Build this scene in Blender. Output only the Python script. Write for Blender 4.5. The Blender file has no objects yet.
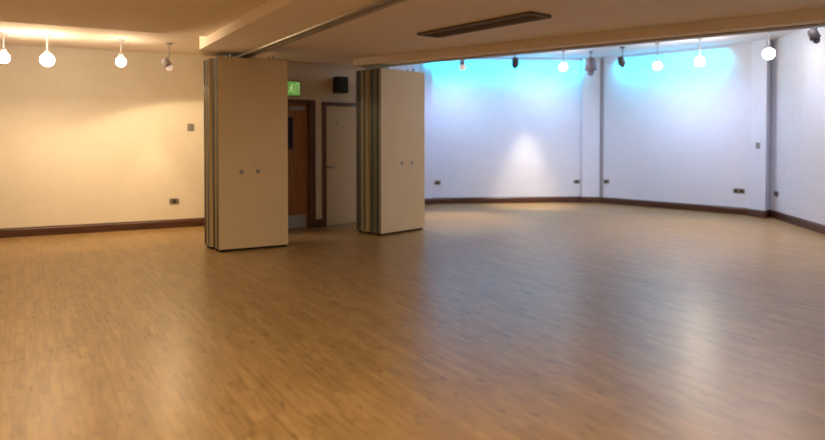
import bpy, bmesh, math
from mathutils import Vector, Matrix

scene = bpy.context.scene
COL = scene.collection

# ------------------------------------------------------------------ materials
def new_mat(name):
    m = bpy.data.materials.new(name); m.use_nodes = True
    nt = m.node_tree
    return m, nt, nt.nodes['Principled BSDF']

def plain(name, rgb, rough=0.5, metal=0.0, vary=0.04, scale=6.0, bump=0.0, spec=0.5):
    """flat colour broken up by soft noise"""
    m, nt, b = new_mat(name)
    tc = nt.nodes.new('ShaderNodeTexCoord')
    n = nt.nodes.new('ShaderNodeTexNoise'); n.inputs['Scale'].default_value = scale
    n.inputs['Detail'].default_value = 4
    nt.links.new(tc.outputs['Object'], n.inputs['Vector'])
    r = nt.nodes.new('ShaderNodeValToRGB')
    r.color_ramp.elements[0].position = .3; r.color_ramp.elements[1].position = .7
    r.color_ramp.elements[0].color = tuple(c*(1-vary) for c in rgb)+(1,)
    r.color_ramp.elements[1].color = tuple(min(1, c*(1+vary)) for c in rgb)+(1,)
    nt.links.new(n.outputs['Fac'], r.inputs['Fac'])
    nt.links.new(r.outputs['Color'], b.inputs['Base Color'])
    b.inputs['Roughness'].default_value = rough
    b.inputs['Metallic'].default_value = metal
    b.inputs['Specular IOR Level'].default_value = spec
    if bump:
        n2 = nt.nodes.new('ShaderNodeTexNoise'); n2.inputs['Scale'].default_value = 140
        nt.links.new(tc.outputs['Object'], n2.inputs['Vector'])
        bp = nt.nodes.new('ShaderNodeBump'); bp.inputs['Strength'].default_value = bump
        bp.inputs['Distance'].default_value = .002
        nt.links.new(n2.outputs['Fac'], bp.inputs['Height'])
        nt.links.new(bp.outputs['Normal'], b.inputs['Normal'])
    return m

def glow(name, rgb, strength):
    m, nt, b = new_mat(name)
    b.inputs['Base Color'].default_value = rgb+(1,)
    b.inputs['Emission Color'].default_value = rgb+(1,)
    b.inputs['Emission Strength'].default_value = strength
    return m

def wood(name, dark, light, rough=.4, axis='Z'):
    m, nt, b = new_mat(name)
    tc = nt.nodes.new('ShaderNodeTexCoord')
    mp = nt.nodes.new('ShaderNodeMapping')
    mp.inputs['Scale'].default_value = (28, 28, 1.2) if axis == 'Z' else (1.2, 28, 28)
    nt.links.new(tc.outputs['Object'], mp.inputs['Vector'])
    n = nt.nodes.new('ShaderNodeTexNoise'); n.inputs['Scale'].default_value = 1.5
    n.inputs['Detail'].default_value = 6; n.inputs['Distortion'].default_value = .6
    nt.links.new(mp.outputs['Vector'], n.inputs['Vector'])
    r = nt.nodes.new('ShaderNodeValToRGB')
    r.color_ramp.elements[0].color = dark+(1,); r.color_ramp.elements[0].position = .3
    r.color_ramp.elements[1].color = light+(1,); r.color_ramp.elements[1].position = .7
    nt.links.new(n.outputs['Fac'], r.inputs['Fac'])
    nt.links.new(r.outputs['Color'], b.inputs['Base Color'])
    b.inputs['Roughness'].default_value = rough
    return m

PLANK_DIR = Vector((-.514, .857, 0)).normalized()

def floor_mat():
    """narrow strip floor: rows of 7 cm blocks with random lengths offsets and tones"""
    m, nt, b = new_mat('strip_wood_floor')
    N, L = nt.nodes.new, nt.links.new
    def math_(op, a, bb=None):
        n = N('ShaderNodeMath'); n.operation = op
        for i, v in enumerate((a, bb)):
            if v is None: continue
            if isinstance(v, (int, float)): n.inputs[i].default_value = v
            else: L(v, n.inputs[i])
        return n.outputs[0]
    tc = N('ShaderNodeTexCoord')
    mp = N('ShaderNodeMapping'); mp.vector_type = 'POINT'
    ang = math.atan2(PLANK_DIR.y, PLANK_DIR.x)
    mp.inputs['Rotation'].default_value = (0, 0, -ang)
    L(tc.outputs['Object'], mp.inputs['Vector'])
    sp = N('ShaderNodeSeparateXYZ'); L(mp.outputs['Vector'], sp.inputs[0])
    u, v = sp.outputs[0], sp.outputs[1]
    row_f = math_('DIVIDE', v, .064)
    row = math_('FLOOR', row_f)
    wn = N('ShaderNodeTexWhiteNoise'); wn.noise_dimensions = '1D'; L(row, wn.inputs['W'])
    u2 = math_('ADD', math_('DIVIDE', u, .42), math_('MULTIPLY', wn.outputs['Value'], 9.0))
    colm = math_('FLOOR', u2)
    cx = N('ShaderNodeCombineXYZ'); L(row, cx.inputs[0]); L(colm, cx.inputs[1])
    wn2 = N('ShaderNodeTexWhiteNoise'); wn2.noise_dimensions = '2D'; L(cx.outputs[0], wn2.inputs['Vector'])
    # grain along each strip
    g = N('ShaderNodeMapping'); g.inputs['Scale'].default_value = (4.0, 46, 1)
    L(mp.outputs['Vector'], g.inputs['Vector'])
    gn = N('ShaderNodeTexNoise'); gn.inputs['Scale'].default_value = 1.0; gn.inputs['Detail'].default_value = 5
    L(g.outputs['Vector'], gn.inputs['Vector'])
    # small dark knots / worn flecks
    kn = N('ShaderNodeMapping'); kn.inputs['Scale'].default_value = (7.0, 24, 1)
    L(mp.outputs['Vector'], kn.inputs['Vector'])
    knn = N('ShaderNodeTexNoise'); knn.inputs['Scale'].default_value = 1.0; knn.inputs['Detail'].default_value = 3
    L(kn.outputs['Vector'], knn.inputs['Vector'])
    tone = math_('ADD', math_('MULTIPLY', wn2.outputs['Value'], .19), math_('MULTIPLY', gn.outputs['Fac'], .90))
    ramp = N('ShaderNodeValToRGB'); e = ramp.color_ramp.elements
    e[0].position = .22; e[0].color = FLOOR_D+(1,)
    e[1].position = .86; e[1].color = FLOOR_L+(1,)
    mid = ramp.color_ramp.elements.new(.55); mid.color = FLOOR_M+(1,)
    L(tone, ramp.inputs['Fac'])
    fleck = N('ShaderNodeMapRange'); fleck.inputs[1].default_value = .60; fleck.inputs[2].default_value = .74
    L(knn.outputs['Fac'], fleck.inputs[0])
    mx = N('ShaderNodeMix'); mx.data_type = 'RGBA'
    L(math_('MULTIPLY', fleck.outputs[0], .8), mx.inputs[0])
    L(ramp.outputs['Color'], mx.inputs[6]); mx.inputs[7].default_value = (.07, .04, .022, 1)
    # joints
    fr = math_('FRACT', row_f); fu = math_('FRACT', u2)
    ed = math_('MINIMUM', fr, math_('SUBTRACT', 1.0, fr))
    eu = math_('MINIMUM', fu, math_('SUBTRACT', 1.0, fu))
    j1 = math_('LESS_THAN', ed, .03); j2 = math_('LESS_THAN', eu, .006)
    jj = math_('MAXIMUM', j1, j2)
    mx2 = N('ShaderNodeMix'); mx2.data_type = 'RGBA'
    L(math_('MULTIPLY', jj, .35), mx2.inputs[0])
    L(mx.outputs[2], mx2.inputs[6]); mx2.inputs[7].default_value = (.07, .042, .024, 1)
    L(mx2.outputs[2], b.inputs['Base Color'])
    rr = N('ShaderNodeMapRange'); rr.inputs[3].default_value = .25; rr.inputs[4].default_value = .40
    L(gn.outputs['Fac'], rr.inputs[0]); L(rr.outputs[0], b.inputs['Roughness'])
    bp = N('ShaderNodeBump'); bp.inputs['Strength'].default_value = .35; bp.inputs['Distance'].default_value = .002
    L(math_('ADD', gn.outputs['Fac'], math_('MULTIPLY', wn2.outputs['Value'], .5)), bp.inputs['Height'])
    L(bp.outputs['Normal'], b.inputs['Normal'])
    b.inputs['Specular IOR Level'].default_value = .36
    return m

FLOOR_D, FLOOR_M, FLOOR_L = (.19, .115, .045), (.335, .215, .088), (.45, .298, .130)
M = {}
M['floor'] = floor_mat()
M['cream_wall'] = plain('cream_wall_paint', (.80, .74, .62), .75, vary=.02, bump=.1)
M['cool_wall'] = plain('blue_tint_wall_paint', (.70, .735, .84), .75, vary=.02, bump=.1)  # white walls tinted lavender so the blue light reads stronger
M['ceiling'] = plain('ceiling_paint', (.90, .79, .68), .85, vary=.02, bump=.1)
M['ceiling_white'] = plain('white_ceiling_paint', (.66, .66, .70), .85, vary=.02)
M['skirting'] = wood('dark_skirting_wood', (.045, .016, .009), (.11, .040, .020), .35, 'X')
M['frame_wood'] = wood('dark_frame_wood', (.06, .022, .012), (.12, .048, .024), .4)
M['door_wood'] = wood('brown_door_veneer', (.20, .085, .030), (.34, .155, .055), .4)
M['door_white'] = plain('shade_tint_door_paint', (.58, .46, .29), .5, vary=.03)  # white door darkened and warmed to carry the shade and warm light there
M['panel_face'] = plain('panel_cream_laminate', (.70, .56, .33), .55, vary=.02, scale=3)
M['panel_edge_tan'] = plain('panel_tan_edge', (.23, .20, .14), .55)
M['panel_edge_dark'] = plain('panel_dark_edge', (.095, .09, .068), .5)
M['aluminium'] = plain('brushed_aluminium', (.26, .25, .20), .5, metal=.3, scale=40)
M['rail'] = plain('grey_rail_metal', (.42, .39, .35), .45, metal=.3)
M['rubber'] = plain('black_rubber', (.015, .014, .013), .8)
M['steel'] = plain('brushed_steel', (.34, .33, .32), .35, metal=.8, scale=60)
M['kick'] = plain('kick_plate_steel', (.42, .46, .52), .4, metal=.55, scale=30)
M['black_plastic'] = plain('black_plastic', (.012, .012, .013), .6)
M['grey_plastic'] = plain('grey_plastic', (.30, .29, .28), .5)
M['socket_dark'] = plain('dark_socket_insert', (.035, .033, .032), .45)
M['glass_dark'] = plain('dark_vision_glass', (.012, .015, .035), .15)
M['fixture_dark'] = plain('dark_fixture_metal', (.09, .08, .09), .5, metal=.3)
M['fixture_grey'] = plain('grey_fixture_metal', (.42, .40, .46), .5)
M['fixture_lilac'] = plain('lilac_grey_fixture_metal', (.25, .22, .29), .5)
M['vent_dark'] = plain('dark_vent_metal', (.16, .115, .075), .6)
M['vent_frame'] = plain('vent_frame_paint', (.34, .27, .20), .6)
M['bulb_warm'] = glow('lit_bulb_warm', (1.0, .86, .68), 28)
M['bulb_cool'] = glow('lit_bulb_white', (1.0, .92, .82), 38)
M['bulb_dim'] = glow('lit_bulb_dim', (1.0, .85, .75), .35)
M['bulb_off'] = plain('unlit_bulb', (.5, .45, .42), .3)
M['sign_green'] = glow('exit_sign_green', (.14, .36, .06), .6)
M['sign_white'] = glow('exit_sign_white', (.45, .62, .28), .6)

# ------------------------------------------------------------------ mesh helpers
def link(name, bm, mat, parent=None, smooth=False):
    bmesh.ops.recalc_face_normals(bm, faces=bm.faces)
    me = bpy.data.meshes.new(name); bm.to_mesh(me); bm.free()
    if smooth:
        for p in me.polygons: p.use_smooth = True
    o = bpy.data.objects.new(name, me); me.materials.append(mat)
    COL.objects.link(o)
    if parent is not None: o.parent = parent
    return o

def box(bm, x0, x1, y0, y1, z0, z1, bevel=0.0):
    vs = [bm.verts.new((x, y, z)) for z in (z0, z1) for x, y in ((x0, y0), (x1, y0), (x1, y1), (x0, y1))]
    fs = [(0, 3, 2, 1), (4, 5, 6, 7), (0, 1, 5, 4), (1, 2, 6, 5), (2, 3, 7, 6), (3, 0, 4, 7)]
    faces = [bm.faces.new([vs[i] for i in f]) for f in fs]
    if bevel:
        es = list({e for f in faces for e in f.edges})
        bmesh.ops.bevel(bm, geom=es, offset=bevel, segments=2, affect='EDGES', profile=.6)

def prism(bm, poly, z0, z1):
    a = [bm.verts.new((x, y, z0)) for x, y in poly]; b = [bm.verts.new((x, y, z1)) for x, y in poly]
    n = len(poly)
    bm.faces.new(a[::-1]); bm.faces.new(b)
    for i in range(n): bm.faces.new((a[i], a[(i+1) % n], b[(i+1) % n], b[i]))

def lathe(bm, prof, seg=20, mtx=None):
    """prof: list of (r, z)"""
    rings = []
    for r, z in prof:
        rings.append([bm.verts.new((r*math.cos(2*math.pi*i/seg), r*math.sin(2*math.pi*i/seg), z)) for i in range(seg)])
    for a, b in zip(rings, rings[1:]):
        for i in range(seg): bm.faces.new((a[i], a[(i+1) % seg], b[(i+1) % seg], b[i]))
    bm.faces.new(rings[0][::-1]); bm.faces.new(rings[-1])
    if mtx is not None:
        bmesh.ops.transform(bm, matrix=mtx, verts=[v for r in rings for v in r])

def sphere(bm, r, c=(0, 0, 0)):
    bmesh.ops.create_uvsphere(bm, u_segments=20, v_segments=12, radius=r, matrix=Matrix.Translation(c))

def BM(): return bmesh.new()

def tag(o, label, cat, group=None, kind=None):
    o['label'] = label; o['category'] = cat
    if group: o['group'] = group
    if kind: o['kind'] = kind
    return o

def empty(name, loc, rz=0.0):
    o = bpy.data.objects.new(name, None); o.empty_display_size = .1
    o.location = loc; o.rotation_euler = (0, 0, rz); COL.objects.link(o)
    return o

def struct(name, bm, mat, label=None, cat=None, parent=None):
    o = link(name, bm, mat, parent)
    o['kind'] = 'structure'
    if label: o['label'] = label; o['category'] = cat
    return o

def copy_tree(o, parent=None):
    c = o.copy(); COL.objects.link(c)
    if parent is not None: c.parent = parent
    for ch in list(o.children): copy_tree(ch, c)
    return c

# ------------------------------------------------------------------ room plan (metres, camera stands at 0,0,1.5)
LWd = Vector((.894, .447))                      # direction of the cream wall on the left
LW_a, LW_b = (-8.0, 8.695), (-2.45, 11.47)
DW_o, DW_e, DW_n = Vector((-1.98, 10.40)), Vector((.766, .643)), Vector((.643, -.766))   # entrance wall
def DW(s, d=0.0):
    p = DW_o + DW_e*s + DW_n*d; return (p.x, p.y)
DW_a, DW_b = DW(-.95), DW(2.05)
W1_a, W1_b = (.18, 14.51), (3.95, 14.887)
W2_a, W2_b = (4.27, 14.73), (6.47, 12.37)
W3_a, W3_b = (6.74, 12.28), (4.33, -2.0)
Z_HL, Z_MAIN, Z_BEAM, Z_HR = 2.87, 2.72, 2.61, 3.30

# floor
bm = BM(); prism(bm, [(-8.3, -2.3), (7.5, -2.3), (7.5, 15.6), (-8.3, 15.6)], -.12, 0)
struct('floor', bm, M['floor'], 'honey brown narrow strip wood floor', 'floor')

def wall(name, a, b, z1, mat, label, th=.16, z0=0, side=1):
    a, b = Vector(a), Vector(b); d = (b-a).normalized(); n = Vector((-d.y, d.x))*side*th
    bm = BM(); prism(bm, [tuple(a), tuple(b), tuple(b+n), tuple(a+n)], z0, z1)
    return struct(name, bm, mat, label, 'wall')

wall('wall_left', LW_a, LW_b, Z_HL, M['cream_wall'], 'warm lit cream wall left of the partition panels')
wall('wall_left_return', (LW_b[0]+.003, LW_b[1]-.003), DW_a, Z_HL, M['cream_wall'], 'short cream wall hidden behind the left panels')
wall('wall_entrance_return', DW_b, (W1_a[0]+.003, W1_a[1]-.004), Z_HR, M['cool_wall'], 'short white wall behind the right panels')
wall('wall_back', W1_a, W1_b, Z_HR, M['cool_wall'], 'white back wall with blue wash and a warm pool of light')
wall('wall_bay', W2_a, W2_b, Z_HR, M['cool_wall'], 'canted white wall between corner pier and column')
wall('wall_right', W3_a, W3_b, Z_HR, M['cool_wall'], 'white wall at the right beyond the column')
wall('wall_side', (-8.0, -2.0), (-8.0, 8.69), Z_HL, M['cream_wall'], 'cream side wall outside the picture')
wall('wall_rear', (4.33, -2.0), (-8.0, -2.0), Z_HR, M['cream_wall'], 'cream wall behind the viewer')

# entrance wall with two door openings, one mesh
BD0, BD1 = -.42, .375      # brown door leaf
WD0, WD1 = .705, 1.47      # cream door leaf
FR = .085
FT = .055       # head of the door frames
FB = .12        # wider architrave of the brown door
bm = BM()
def dwseg(s0, s1, z0, z1): prism(bm, [DW(s0), DW(s1), DW(s1, -.16), DW(s0, -.16)], z0, z1)
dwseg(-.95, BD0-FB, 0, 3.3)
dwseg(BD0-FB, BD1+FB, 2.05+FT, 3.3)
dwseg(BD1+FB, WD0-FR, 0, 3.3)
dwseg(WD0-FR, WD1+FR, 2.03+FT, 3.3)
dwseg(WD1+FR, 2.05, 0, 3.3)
struct('wall_entrance', bm, plain('shaded_cream_paint', (.60, .51, .39), .75, vary=.02), 'shaded cream wall holding the two doors', 'wall')  # cream paint darkened to add to the shade around the doors

# corner pier, pilaster, column
bm = BM(); prism(bm, [(3.86, 14.79), (4.26, 14.75), (4.31, 15.1), (3.90, 15.1)], 0, Z_HR)
struct('wall_corner_pier', bm, M['cool_wall'], 'narrow white pier in the corner of the back wall', 'pier')
bm = BM(); prism(bm, [(.10, 14.36), (.445, 14.395), (.44, 14.60), (.10, 14.56)], 0, Z_HR)
struct('wall_pilaster', bm, M['cool_wall'], 'slim white pilaster beside the right panels', 'pilaster')
bm = BM(); prism(bm, [(6.41, 12.32), (6.49, 11.94), (6.75, 12.24), (6.70, 12.65)], 0, Z_HR)
struct('wall_column', bm, M['cool_wall'], 'white boxed column between the bay wall and right wall', 'column')
bm = BM(); prism(bm, [(4.262, 14.70), (4.305, 14.665), (4.33, 14.72), (4.275, 14.76)], .14, Z_HR)  # added grey stripe drawing the dark line down the corner
struct('stripe_1', bm, plain('grey_stripe_paint', (.34, .33, .36), .6), 'thin grey vertical trim added for the dark line at the corner pier', 'stripe')

# baseboards
def skirting(name, a, b, side=-1, th=.022, h=.14, z0=0, label='dark red brown skirting board'):
    a, b = Vector(a), Vector(b); L_ = (b-a).length; ang = math.atan2((b-a).y, (b-a).x)
    prof = [(0, 0), (th, 0), (th, h-.03), (th*.65, h-.02), (th*.5, h-.004), (th*.3, h), (0, h)]
    bm = BM()
    A = [bm.verts.new((0, side*p, q)) for p, q in prof]; B = [bm.verts.new((L_, side*p, q)) for p, q in prof]
    n = len(prof)
    bm.faces.new(A); bm.faces.new(B[::-1])
    for i in range(n): bm.faces.new((A[i], B[i], B[(i+1) % n], A[(i+1) % n]))
    o = struct(name, bm, M['skirting'], label, 'skirting')
    o.location = (a.x, a.y, z0); o.rotation_euler = (0, 0, ang)
    return o
skirting('baseboard_left', LW_a, LW_b, label='dark red brown skirting along the cream left wall')
skirting('baseboard_back', (.45, 14.537), (3.86, 14.878), label='dark brown skirting along the back wall')
skirting('baseboard_bay', (4.262, 14.738), (6.43, 12.413), label='dark brown skirting along the canted bay wall')
skirting('baseboard_right', (6.735, 12.25), W3_b, label='dark brown skirting along the right wall')
skirting('baseboard_corner_pier', (3.86, 14.79), (4.26, 14.75), label='short dark skirting on the corner pier')
skirting('baseboard_corner_pier_side', (3.895, 14.89), (3.862, 14.79), th=.015, label='tiny dark skirting return on the corner pier')
skirting('baseboard_pilaster', (.10, 14.36), (.445, 14.395), label='short dark skirting on the slim pilaster')
skirting('baseboard_column', (6.405, 12.33), (6.488, 11.94), label='short dark skirting on the column face')
skirting('baseboard_column_side', (6.49, 11.94), (6.75, 12.24), label='short dark skirting on the column side')
skirting('baseboard_door_pier', DW(BD1+FB), DW(WD0-FR), th=.02, label='short brown skirting between the two doors')

# ------------------------------------------------------------------ ceilings
bd = Vector((.505, -.863)); bn = Vector((.863, .505))           # folding wall beam: direction, across
BL = Vector((-2.69, 8.25))
def BP(s, c): p = BL + bd*s + bn*c; return (p.x, p.y)
# left of the beam: low ceiling, then raised strip along the left wall
L1_a = Vector((-8.0, 4.78)); L1d = Vector((.866, .499))
t_ = ((BL - L1_a).cross(bd))/(L1d.cross(bd))
L1_b = L1_a + L1d*t_
s_end = (BL.y+2.0)/.863
bm = BM(); prism(bm, [tuple(L1_a), tuple(L1_b), BP(s_end, 0), (-8.0, -2.0)], Z_MAIN, 3.5)
struct('ceiling_low_left', bm, M['ceiling'], 'low tan ceiling left of the beam', 'ceiling')
bm = BM(); prism(bm, [(-8.2, 4.6), tuple(L1_b+Vector((.02, -.06))), BP(.0, .05), BP(-.7, .30), BP(-.7, .70), (-2.25, 11.7), (-8.2, 8.9)], Z_HL, 3.45)
struct('ceiling_high_left', bm, M['ceiling'], 'raised cream ceiling strip lit by the left spotlights', 'ceiling')
# beam carrying the left partition track
bm = BM(); prism(bm, [BP(-.02, 0), BP(s_end, 0), BP(s_end, .78), BP(-.8, .78), BP(-.8, .22)], Z_BEAM, 3.4)
struct('ceiling_beam', bm, M['ceiling'], 'broad tan ceiling beam running from the left panels overhead', 'beam')
# bulkhead carrying the right partition track
kd = Vector((.772, -.636)); kn = Vector((.636, .772)); K0 = Vector((.18, 9.73))
def KP(s, c): p = K0 + kd*s + kn*c; return (p.x, p.y)
bm = BM(); prism(bm, [KP(-1.13, -.36), KP(7.15, -.36), KP(7.0, 0), KP(-1.13, 0)], Z_BEAM, 3.42)
struct('ceiling_bulkhead', bm, M['ceiling'], 'tan bulkhead edge in front of the higher right ceiling', 'bulkhead')
# main low ceiling
bm = BM(); prism(bm, [BP(-.8, .78), BP(s_end, .78), (4.40, -2.0), KP(7.1, -.36), KP(-1.10, -.36), KP(-1.10, .03), DW(1.8), DW(-.6)], Z_MAIN, 3.38)
struct('ceiling_main', bm, M['ceiling'], 'low tan ceiling between the beam and the bulkhead', 'ceiling')
bm = BM(); prism(bm, [KP(-1.6, -.02), KP(7.3, -.02), (7.3, 4.0), (7.3, 15.3), (-.8, 15.3), DW(2.1)], Z_HR, 3.46)
struct('ceiling_high_right', bm, M['ceiling_white'], 'higher white ceiling above the blue washed walls', 'ceiling')

# partition tracks
def track(name, P, s0, s1, c0, c1, label):
    t = empty(name, P(0, (c0+c1)/2)+(Z_BEAM,))
    def strip(c_0, c_1, z0, z1, nm, mat):
        ox, oy = t.location.x, t.location.y
        bm = BM()
        prism(bm, [(x-ox, y-oy) for x, y in (P(s0, c_0), P(s1, c_0), P(s1, c_1), P(s0, c_1))], z0-Z_BEAM, z1-Z_BEAM)
        link(nm, bm, mat, t)
    w = (c1-c0)
    strip(c0, c0+w*.42, Z_BEAM-.018, Z_BEAM, 'rail_flange', M['rail'])
    strip(c1-w*.42, c1, Z_BEAM-.018, Z_BEAM, 'rail_flange', M['rail'])
    strip(c0+w*.42, c1-w*.42, Z_BEAM-.006, Z_BEAM, 'rail_slot', M['rubber'])
    return tag(t, label, 'track')
track('partition_track', BP, -.75, s_end-.1, .60, .75, 'grey ceiling rail running from the left panel stack toward the viewer')
track('partition_track', KP, -1.12, 6.9, -.17, -.03, 'grey ceiling rail along the bulkhead above the right panel stack')

# ------------------------------------------------------------------ partition panels
PT = .135       # panel thickness
def panel(W, edge, label, group, knobs=None, nosing=False):
    """local: x along width, y backward, z up; origin at front left bottom corner"""
    t = empty('partition_panel', (0, 0, 0))
    bm = BM(); box(bm, 0, W, .005, PT-.005, .03, 2.54, .004)
    link('panel_core', bm, edge, t)
    bm = BM(); box(bm, .004, W-.004, 0, .006, .032, 2.538, .002); link('face_board', bm, M['panel_face'], t)
    bm = BM(); box(bm, .004, W-.004, PT-.006, PT, .032, 2.538, .002); link('face_board', bm, M['panel_face'], t)
    if nosing:
        bm = BM(); box(bm, -.006, .012, .014, .04, .05, 2.54, .003); link('edge_strip', bm, M['aluminium'], t)
    bm = BM(); box(bm, -.004, .014, PT*.42, PT*.58, .06, 2.53, .002); link('edge_seal', bm, M['rubber'], t)
    bm = BM(); box(bm, .02, W-.02, .03, PT-.03, 0.0, .04, .004); link('bottom_seal', bm, M['rubber'], t)
    bm = BM()
    for q in (.2, .8): lathe(bm, [(.014, 2.53), (.014, Z_BEAM-.018)], 10, Matrix.Translation((W*q, PT/2, 0)))
    link('track_hanger', bm, M['steel'], t)
    for k in (knobs or ()):
        bm = BM()
        mx = Matrix.Translation((k[0], 0, k[1])) @ Matrix.Rotation(math.radians(90), 4, 'X')
        lathe(bm, [(.030, -.002), (.030, .004), (.024, .007), (.020, .004), (.012, .004)], 18, mx)
        link('keyhole_plate', bm, M['steel'], t)
    return tag(t, label, 'partition panel', group)

def stack(A, ang, W, side, knobs, offs):
    b = Vector((-math.sin(ang), math.cos(ang))); w = Vector((math.cos(ang), math.sin(ang)))
    group = 'movable wall panels parked %s of the doors' % side
    labels = ['cream movable wall panel at the front of the stack %s of the doors' % side,
              'second panel from the front in the stack %s of the doors' % side,
              'tan edged third panel from the front in the stack %s of the doors' % side,
              'rearmost panel of the stack %s of the doors' % side]
    edges = [M['panel_edge_dark'], M['panel_edge_dark'], M['panel_edge_tan'], M['panel_edge_dark']]
    depth = [0, PT+.012, 2*PT+.03, 3*PT+.05]
    for i in range(4):
        p = panel(W, edges[i], labels[i], group, knobs if i == 0 else None, nosing=(i == 0))
        q = Vector(A) + b*depth[i] + w*offs[i]
        p.location = (q.x, q.y, 0); p.rotation_euler = (0, 0, ang)
stack((-2.512, 8.405), math.radians(29.4), .935, 'left', [(.30, 1.04), (.52, 1.045)], [0, -.012, -.05, -.06])
stack((-.477, 9.81), math.radians(46.6), .985, 'right', [(.45, 1.09), (.68, 1.09)], [0, .02, 0, .02])

# ------------------------------------------------------------------ doors (local: x along wall, y out of wall is -y)
DANG = math.atan2(DW_e.y, DW_e.x)
def door(name, s0, s1, top, leafmat, label, fw=FR):
    t = empty(name, DW(s0)+(0,), DANG); t['kind'] = 'structure'
    W = s1-s0
    bm = BM(); box(bm, .003, W-.003, .045, .09, .008, top-.003, .003); leaf = link('door_leaf', bm, leafmat, t)
    bm = BM()
    box(bm, -fw, 0, -.012, .15, 0, top+FT, .004); box(bm, W, W+fw, -.012, .15, 0, top+FT, .004)
    box(bm, 0, W, -.012, .15, top, top+FT, .004)
    link('door_frame', bm, M['frame_wood'], t)
    tag(t, label, 'door')
    return t, leaf
d1, leaf1 = door('door_1', BD0, BD1, 2.05, M['door_wood'], 'brown wooden door with a steel kick plate', FB)
x0 = -BD0
bm = BM(); box(bm, .03, .765, .041, .045, .02, .235, .001); link('kick_plate', bm, M['kick'], d1)
bm = BM(); box(bm, x0-.16, x0+.10, .040, .046, 1.30, 1.82, .002); link('vision_panel', bm, M['glass_dark'], d1)
bm = BM(); box(bm, x0+.02, x0+.30, .0, .045, 1.93, 2.0, .006); link('door_closer', bm, M['steel'], d1)
d2, leaf2 = door('door_2', WD0, WD1, 2.03, M['door_white'], 'cream toned flush door with a lever handle')
def lever(parent, x, z):
    mx = Matrix.Translation((x, .045, z)) @ Matrix.Rotation(math.radians(90), 4, 'X')
    bm = BM(); lathe(bm, [(.028, 0), (.028, .008), (.011, .009), (.011, .05)], 16, mx)
    box(bm, x-.012, x+.13, -.017, .003, z-.011, z+.011, .004)
    link('door_handle', bm, M['steel'], parent)
lever(d2, .06, .99)
bm = BM(); box(bm, .21, .26, .042, .045, 1.71, 1.77, .001); link('door_number_plate', bm, M['steel'], d2)

# ------------------------------------------------------------------ small wall fittings
def wall_item(name, loc, ang): return empty(name, loc, ang)

# exit sign: box on the wall above the brown door
ex = wall_item('exit_sign', DW(.055, .0)+(2.155,), DANG)
bm = BM(); box(bm, -.13, .13, -.05, 0, 0, .24, .006); link('sign_case', bm, M['grey_plastic'], ex)
bm = BM(); box(bm, -.118, .118, -.056, -.05, .012, .228, .002); face = link('sign_face', bm, M['sign_green'], ex)
# running figure and doorway pictogram
bm = BM()
def stroke(p, q, w):
    p, q = Vector(p), Vector(q); d = (q-p).normalized(); n = Vector((-d.y, d.x))*w/2
    prs = [p+n, q+n, q-n, p-n]
    a = [bm.verts.new((v.x, -.056, v.y)) for v in prs]; b = [bm.verts.new((v.x, -.060, v.y)) for v in prs]
    bm.faces.new(a); bm.faces.new(b[::-1])
    for i in range(4): bm.faces.new((a[i], a[(i+1) % 4], b[(i+1) % 4], b[i]))
cx, cz = -.03, .115
stroke((cx, cz+.04), (cx-.012, cz-.01), .03)
stroke((cx-.012, cz-.01), (cx+.03, cz-.03), .018); stroke((cx+.03, cz-.03), (cx+.025, cz-.07), .016)
stroke((cx-.012, cz-.01), (cx-.03, cz-.045), .018); stroke((cx-.03, cz-.045), (cx-.06, cz-.05), .016)
stroke((cx, cz+.035), (cx+.035, cz+.012), .014); stroke((cx, cz+.035), (cx-.04, cz+.015), .014)
lathe(bm, [(.017, 0), (.017, .004)], 14, Matrix.Translation((cx+.012, -.056, cz+.065)) @ Matrix.Rotation(math.radians(90), 4, 'X'))
stroke((.045, .035), (.045, .205), .012); stroke((.100, .035), (.100, .205), .012); stroke((.04, .20), (.105, .20), .012)
link('running_figure', bm, M['sign_white'], ex)
tag(ex, 'small glowing green exit sign above the brown door', 'exit sign')

# loudspeaker
sp = wall_item('loudspeaker', DW(.915, .04)+(2.235,), DANG)
bm = BM(); box(bm, -.105, .105, -.16, 0, 0, .27, .012); link('speaker_cabinet', bm, M['black_plastic'], sp)
bm = BM(); box(bm, -.095, .095, -.168, -.16, .012, .258, .004); link('speaker_grille', bm, M['rubber'], sp)
bm = BM(); box(bm, -.03, .03, 0, .04, .09, .18, .004); link('wall_bracket', bm, M['fixture_dark'], sp)
tag(sp, 'black box loudspeaker on the wall above the cream door', 'loudspeaker')

def socket(loc, ang, label, gang=2, group='metal wall sockets above the skirting'):
    """origin on wall face, plate sticks out along local -y"""
    t = empty('wall_socket', loc, ang)
    w = .073 if gang == 1 else .105
    bm = BM(); box(bm, -w, w, -.012, 0, -.045, .045, .006); link('face_plate', bm, M['steel'], t)
    for i in range(gang):
        c = -w + (2*i+1)*w/gang
        bm = BM(); box(bm, c-.034, c+.034, -.016, -.012, -.030, .018, .002); link('socket_insert', bm, M['socket_dark'], t)
        bm = BM(); box(bm, c-.010, c+.010, -.020, -.012, .022, .038, .002); link('rocker', bm, M['socket_dark'], t)
    return tag(t, label, 'socket', group)
def switch(loc, ang, label):
    t = empty('light_switch', loc, ang)
    bm = BM(); box(bm, -.055, .055, -.012, 0, -.06, .06, .006); link('face_plate', bm, M['steel'], t)
    for c in (-.022, .022):
        bm = BM(); box(bm, c-.014, c+.014, -.018, -.012, -.022, .022, .003); link('rocker', bm, M['grey_plastic'], t)
    return tag(t, label, 'switch')
def on_line(a, b, x):
    t = (x-a[0])/(b[0]-a[0]); return (x, a[1]+(b[1]-a[1])*t)
def ang_of(a, b): return math.atan2(b[1]-a[1], b[0]-a[0])
aL, a1, a2, a3 = ang_of(LW_a, LW_b), ang_of(W1_a, W1_b), ang_of(W2_a, W2_b), ang_of(W3_a, W3_b)
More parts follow.
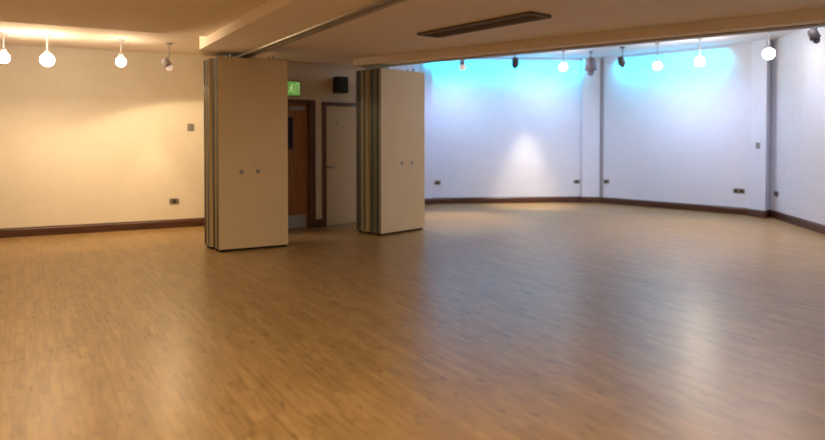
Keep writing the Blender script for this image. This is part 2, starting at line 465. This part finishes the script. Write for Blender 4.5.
socket(on_line(LW_a, LW_b, -3.94)+(.44,), aL, 'metal double socket low on the cream left wall', 1)
switch(on_line(LW_a, LW_b, -3.70)+(1.66,), aL, 'metal light switch high on the cream left wall')
socket(on_line(W1_a, W1_b, .56)+(.48,), a1, 'metal socket on the back wall beside the right panel stack', 1)
socket(on_line(W1_a, W1_b, 3.76)+(.48,), a1, 'metal socket on the back wall left of the corner pier', 1)
socket(on_line(W2_a, W2_b, 4.37)+(.50,), a2, 'metal socket on the bay wall right of the corner pier', 1)
socket(on_line(W2_a, W2_b, 6.31)+(.46,), a2, 'wide metal socket on the bay wall left of the column', 2)
socket(on_line(W3_a, W3_b, 6.676)+(.46,), a3, 'metal socket on the right wall just past the column', 2)
switch((6.45, 12.13, 1.34), ang_of((6.41, 12.32), (6.49, 11.94)), 'small switch halfway up the white column')

# ------------------------------------------------------------------ ceiling vent
vc = Vector((.72, 7.08)); va = ang_of((.09, 7.80), (1.32, 6.30))
v = empty('ceiling_vent', (vc.x, vc.y, Z_MAIN), va)
VL, VW = .86, .16
bm = BM()
box(bm, -VL, VL, -VW, -VW+.035, -.03, 0, .004); box(bm, -VL, VL, VW-.035, VW, -.03, 0, .004)
box(bm, -VL, -VL+.035, -VW+.035, VW-.035, -.03, 0, .004); box(bm, VL-.035, VL, -VW+.035, VW-.035, -.03, 0, .004)
link('vent_frame', bm, M['vent_dark'], v)
bm = BM(); box(bm, -VL+.035, VL-.035, -VW+.035, VW-.035, -.008, 0); link('vent_backing', bm, M['vent_dark'], v)
for k in range(4):
    y = -VW+.075+k*.09
    bm = BM(); box(bm, -VL+.035, VL-.035, y, y+.012, -.026, -.008, .002); link('slat', bm, M['vent_dark'], v)
tag(v, 'long dark rectangular vent in the main ceiling', 'vent')

# ------------------------------------------------------------------ spotlights
def spotlight(pos, ztop, label, bulb, aim=(0, 0), body=None, group='ceiling spotlights', r=.075, size=1.0):
    """pos = bulb centre; can points down, tilted along aim"""
    body = body or (M['fixture_grey'] if bulb in (M['bulb_warm'], M['bulb_cool']) else M['fixture_dark'])
    t = empty('spotlight', (pos[0], pos[1], ztop))
    if bulb in (M['bulb_warm'], M['bulb_cool']): size *= .8
    dz = pos[2]-ztop
    bm = BM(); lathe(bm, [(.05, 0), (.05, -.02), (.03, -.03)], 16); link('ceiling_plate', bm, body, t)
    bm = BM(); lathe(bm, [(.010, -.03), (.010, dz+.13*size)], 8); link('stem', bm, body, t)
    d = Vector((aim[0], aim[1], -1)).normalized()
    q = d.to_track_quat('-Z', 'Y').to_matrix().to_4x4()
    mx = Matrix.Translation((0, 0, dz)) @ q
    bm = BM(); lathe(bm, [(.02, .15*size), (.045*size, .14*size), (.055*size, .10*size), (.062*size, .02*size), (.058*size, .02*size)], 18, mx)
    link('lamp_housing', bm, body, t, True)
    bm = BM(); sphere(bm, r, (0, 0, dz)); link('bulb', bm, bulb, t, True)
    return tag(t, label, 'spotlight', group)

LW_LIT = 'lit spotlights along the cream left wall'
spotlight((-5.37, 8.56, 2.54), Z_HL, 'lit spotlight cut by the left edge of the photo', M['bulb_warm'], group=LW_LIT)
spotlight((-4.92, 8.78, 2.54), Z_HL, 'brightest lit spotlight by the left wall, second from the left', M['bulb_warm'], group=LW_LIT, r=.09)
spotlight((-4.11, 9.19, 2.56), Z_HL, 'smaller lit spotlight third from the left by the cream wall', M['bulb_warm'], group=LW_LIT, r=.07)
spotlight((-3.54, 9.48, 2.51), Z_HL, 'dim spotlight nearest the left panel stack', M['bulb_dim'], (.5, .3), M['fixture_grey'], r=.05)
spotlight((1.05, 13.7, 2.97), Z_HR, 'faintly lit spotlight leftmost over the back wall', M['bulb_dim'], r=.075, body=M['fixture_grey'])
spotlight((2.14, 13.6, 2.97), Z_HR, 'dark unlit spotlight above the middle of the back wall', M['fixture_dark'], (0, .6), r=.05, size=1.3)
spotlight((3.15, 13.6, 2.96), Z_HR, 'lit spotlight just left of the corner pier', M['bulb_cool'], r=.08)
spotlight((3.76, 13.75, 2.86), Z_HR, 'large grey floodlight hanging at the corner pier', M['fixture_lilac'], (.05, .2), M['fixture_lilac'], r=.07, size=2.1)
spotlight((4.20, 13.04, 2.94), Z_HR, 'dark unlit spotlight just right of the corner pier', M['fixture_dark'], (.4, .4), r=.05, size=1.2)
spotlight((4.70, 12.50, 2.87), Z_HR, 'lit spotlight over the middle of the bay wall', M['bulb_cool'], r=.08)
spotlight((5.25, 11.91, 2.88), Z_HR, 'lit spotlight over the right half of the bay wall', M['bulb_cool'], r=.085)
spotlight((5.74, 10.50, 2.84), Z_HR, 'brightest lit spotlight in front of the white column', M['bulb_cool'], r=.09)
spotlight((5.76, 9.30, 2.88), Z_HR, 'dark unlit spotlight near the right wall', M['fixture_dark'], (.5, 0), r=.05, size=1.2)

# ------------------------------------------------------------------ lights
def spot(name, loc, target, power, rgb, angle, blend=.5, r=.05):
    l = bpy.data.lights.new(name, 'SPOT'); l.energy = power; l.color = rgb
    l.spot_size = math.radians(angle); l.spot_blend = blend; l.shadow_soft_size = r
    o = bpy.data.objects.new(name, l); COL.objects.link(o); o.location = loc
    o.rotation_euler = (Vector(target)-Vector(loc)).to_track_quat('-Z', 'Y').to_euler()
    return o
def area(name, loc, target, power, rgb, sx, sy, roll=None):
    l = bpy.data.lights.new(name, 'AREA'); l.energy = power; l.color = rgb
    l.shape = 'RECTANGLE'; l.size = sx; l.size_y = sy
    o = bpy.data.objects.new(name, l); COL.objects.link(o); o.location = loc
    o.rotation_euler = (Vector(target)-Vector(loc)).to_track_quat('-Z', 'Y').to_euler()
    if roll is not None: o.rotation_euler = (0, 0, roll)
    return o
WARM, WARM2, COOL = (1.0, .73, .43), (1.0, .75, .46), (.53, .64, 1.0)
# left wall wash
spot('spot_a', (-5.37, 8.56, 2.42), (-5.75, 9.40, .6), 42, WARM, 110, 1)
spot('spot_b', (-4.92, 8.78, 2.42), (-5.0, 9.7, .6), 52, WARM, 110, 1)
spot('spot_c', (-4.11, 9.19, 2.44), (-4.0, 10.3, .5), 55, WARM, 110, 1)
spot('spot_d', (-3.54, 9.48, 2.43), (-3.40, 9.55, 1.43), 50, WARM, 151, .10)
spot('spot_dome', (-4.05, 10.25, 2.3), (-4.05, 10.30, 0), 45, WARM2, 46, .5)
spot('spot_beam', (-4.25, 8.75, 2.50), (-2.40, 7.80, 2.68), 190, WARM, 30, 1)  # extra spot without a fixture, added to brighten the beam face
def point(name, loc, power, rgb, r=.03):
    l = bpy.data.lights.new(name, 'POINT'); l.energy = power; l.color = rgb; l.shadow_soft_size = r
    o = bpy.data.objects.new(name, l); COL.objects.link(o); o.location = loc; return o
point('bulb_spill', (-5.30, 8.40, 2.56), 7, WARM)
point('bulb_spill', (-4.85, 8.62, 2.56), 12, WARM)
point('bulb_spill', (-4.05, 9.04, 2.57), 6, WARM)
point('bulb_spill', (5.20, 11.79, 2.92), 7, (1, .85, .65))
point('bulb_spill', (5.66, 10.34, 2.86), 2.5, (1, .9, .8))
# added room fill, unseen overhead, with no fittings of its own
area('fill_left', (-4.5, 3.5, 2.68), (-4.5, 3.5, 0), 108, WARM, 2.5, 2.5)
area('fill_main', (-.2, 1.8, 2.58), (-.2, 1.8, 0), 100, WARM2, 2.5, 2.5)
# right room
area('fill_right', (4.4, 9.0, 3.25), (4.2, 9.2, 0), 98, (.96, .86, .90), 2.0, 2.0)  # added fill, hidden from view behind the bulkhead
for o_ in (area('wash_back', (2.1, 14.48, 3.28), (2.1, 14.45, 0), 30, (.0, .66, 1.0), 3.6, .05, roll=a1),
           area('wash_bay', (5.17, 13.43, 3.28), (5.15, 13.38, 0), 23, (.0, .64, 1.0), 2.3, .05, roll=a2)):
    o_.data.spread = math.radians(92)
    o_.rotation_euler = (math.radians(38), 0, o_.rotation_euler.z)
spot('spot_pool', (2.62, 14.2, 2.9), (2.62, 14.27, 0), 430, (1.0, .82, .60), 46, .9)
spot('spot_e', (3.15, 13.6, 2.85), (2.6, 14.9, .8), 68, COOL, 140, 1)
spot('spot_f', (4.70, 12.50, 2.76), (5.2, 13.4, .8), 60, COOL, 140, 1)
spot('spot_g', (5.25, 11.91, 2.76), (6.0, 12.6, .8), 44, COOL, 140, 1)
spot('spot_h', (5.74, 10.50, 2.70), (6.2, 10.5, .1), 14, COOL, 140, 1)
spot('spot_i', (1.05, 13.5, 2.80), (.9, 14.6, .6), 72, COOL, 150, 1)
spot('down_e', (3.10, 13.3, 2.8), (2.7, 13.9, 0), 80, (1, .78, .5), 90, 1)
spot('down_g', (4.9, 11.7, 2.8), (4.3, 10.5, 0), 210, (1, .78, .5), 90, 1)
spot('down_i', (1.05, 13.3, 2.8), (.7, 11.9, 0), 480, (1, .80, .55), 60, 1)
spot('throw_g', (5.22, 11.86, 2.80), (1.75, 4.0, 0), 55, (1, .76, .45), 17, 1, .05)
spot('throw_b', (-4.90, 8.72, 2.46), (-1.9, 3.6, 0), 14, WARM, 34, 1, .07)

w = bpy.data.worlds.new('World'); scene.world = w; w.use_nodes = True
w.node_tree.nodes['Background'].inputs[0].default_value = (.5, .5, .55, 1)
w.node_tree.nodes['Background'].inputs[1].default_value = .05

# ------------------------------------------------------------------ camera
cd = bpy.data.cameras.new('camera'); cam = bpy.data.objects.new('camera', cd); COL.objects.link(cam)
cam.location = (0, 0, 1.5); cam.rotation_euler = (math.radians(90-1.2), 0, 0)
cd.sensor_width = 36; cd.lens = 36*650/825
cd.shift_y = -.0841
cd.dof.use_dof = True; cd.dof.focus_distance = 7.0; cd.dof.aperture_fstop = .65
cd.clip_start = .05
scene.camera = cam
scene.view_settings.view_transform = 'Standard'
scene.view_settings.look = 'None'
scene.view_settings.exposure = 0
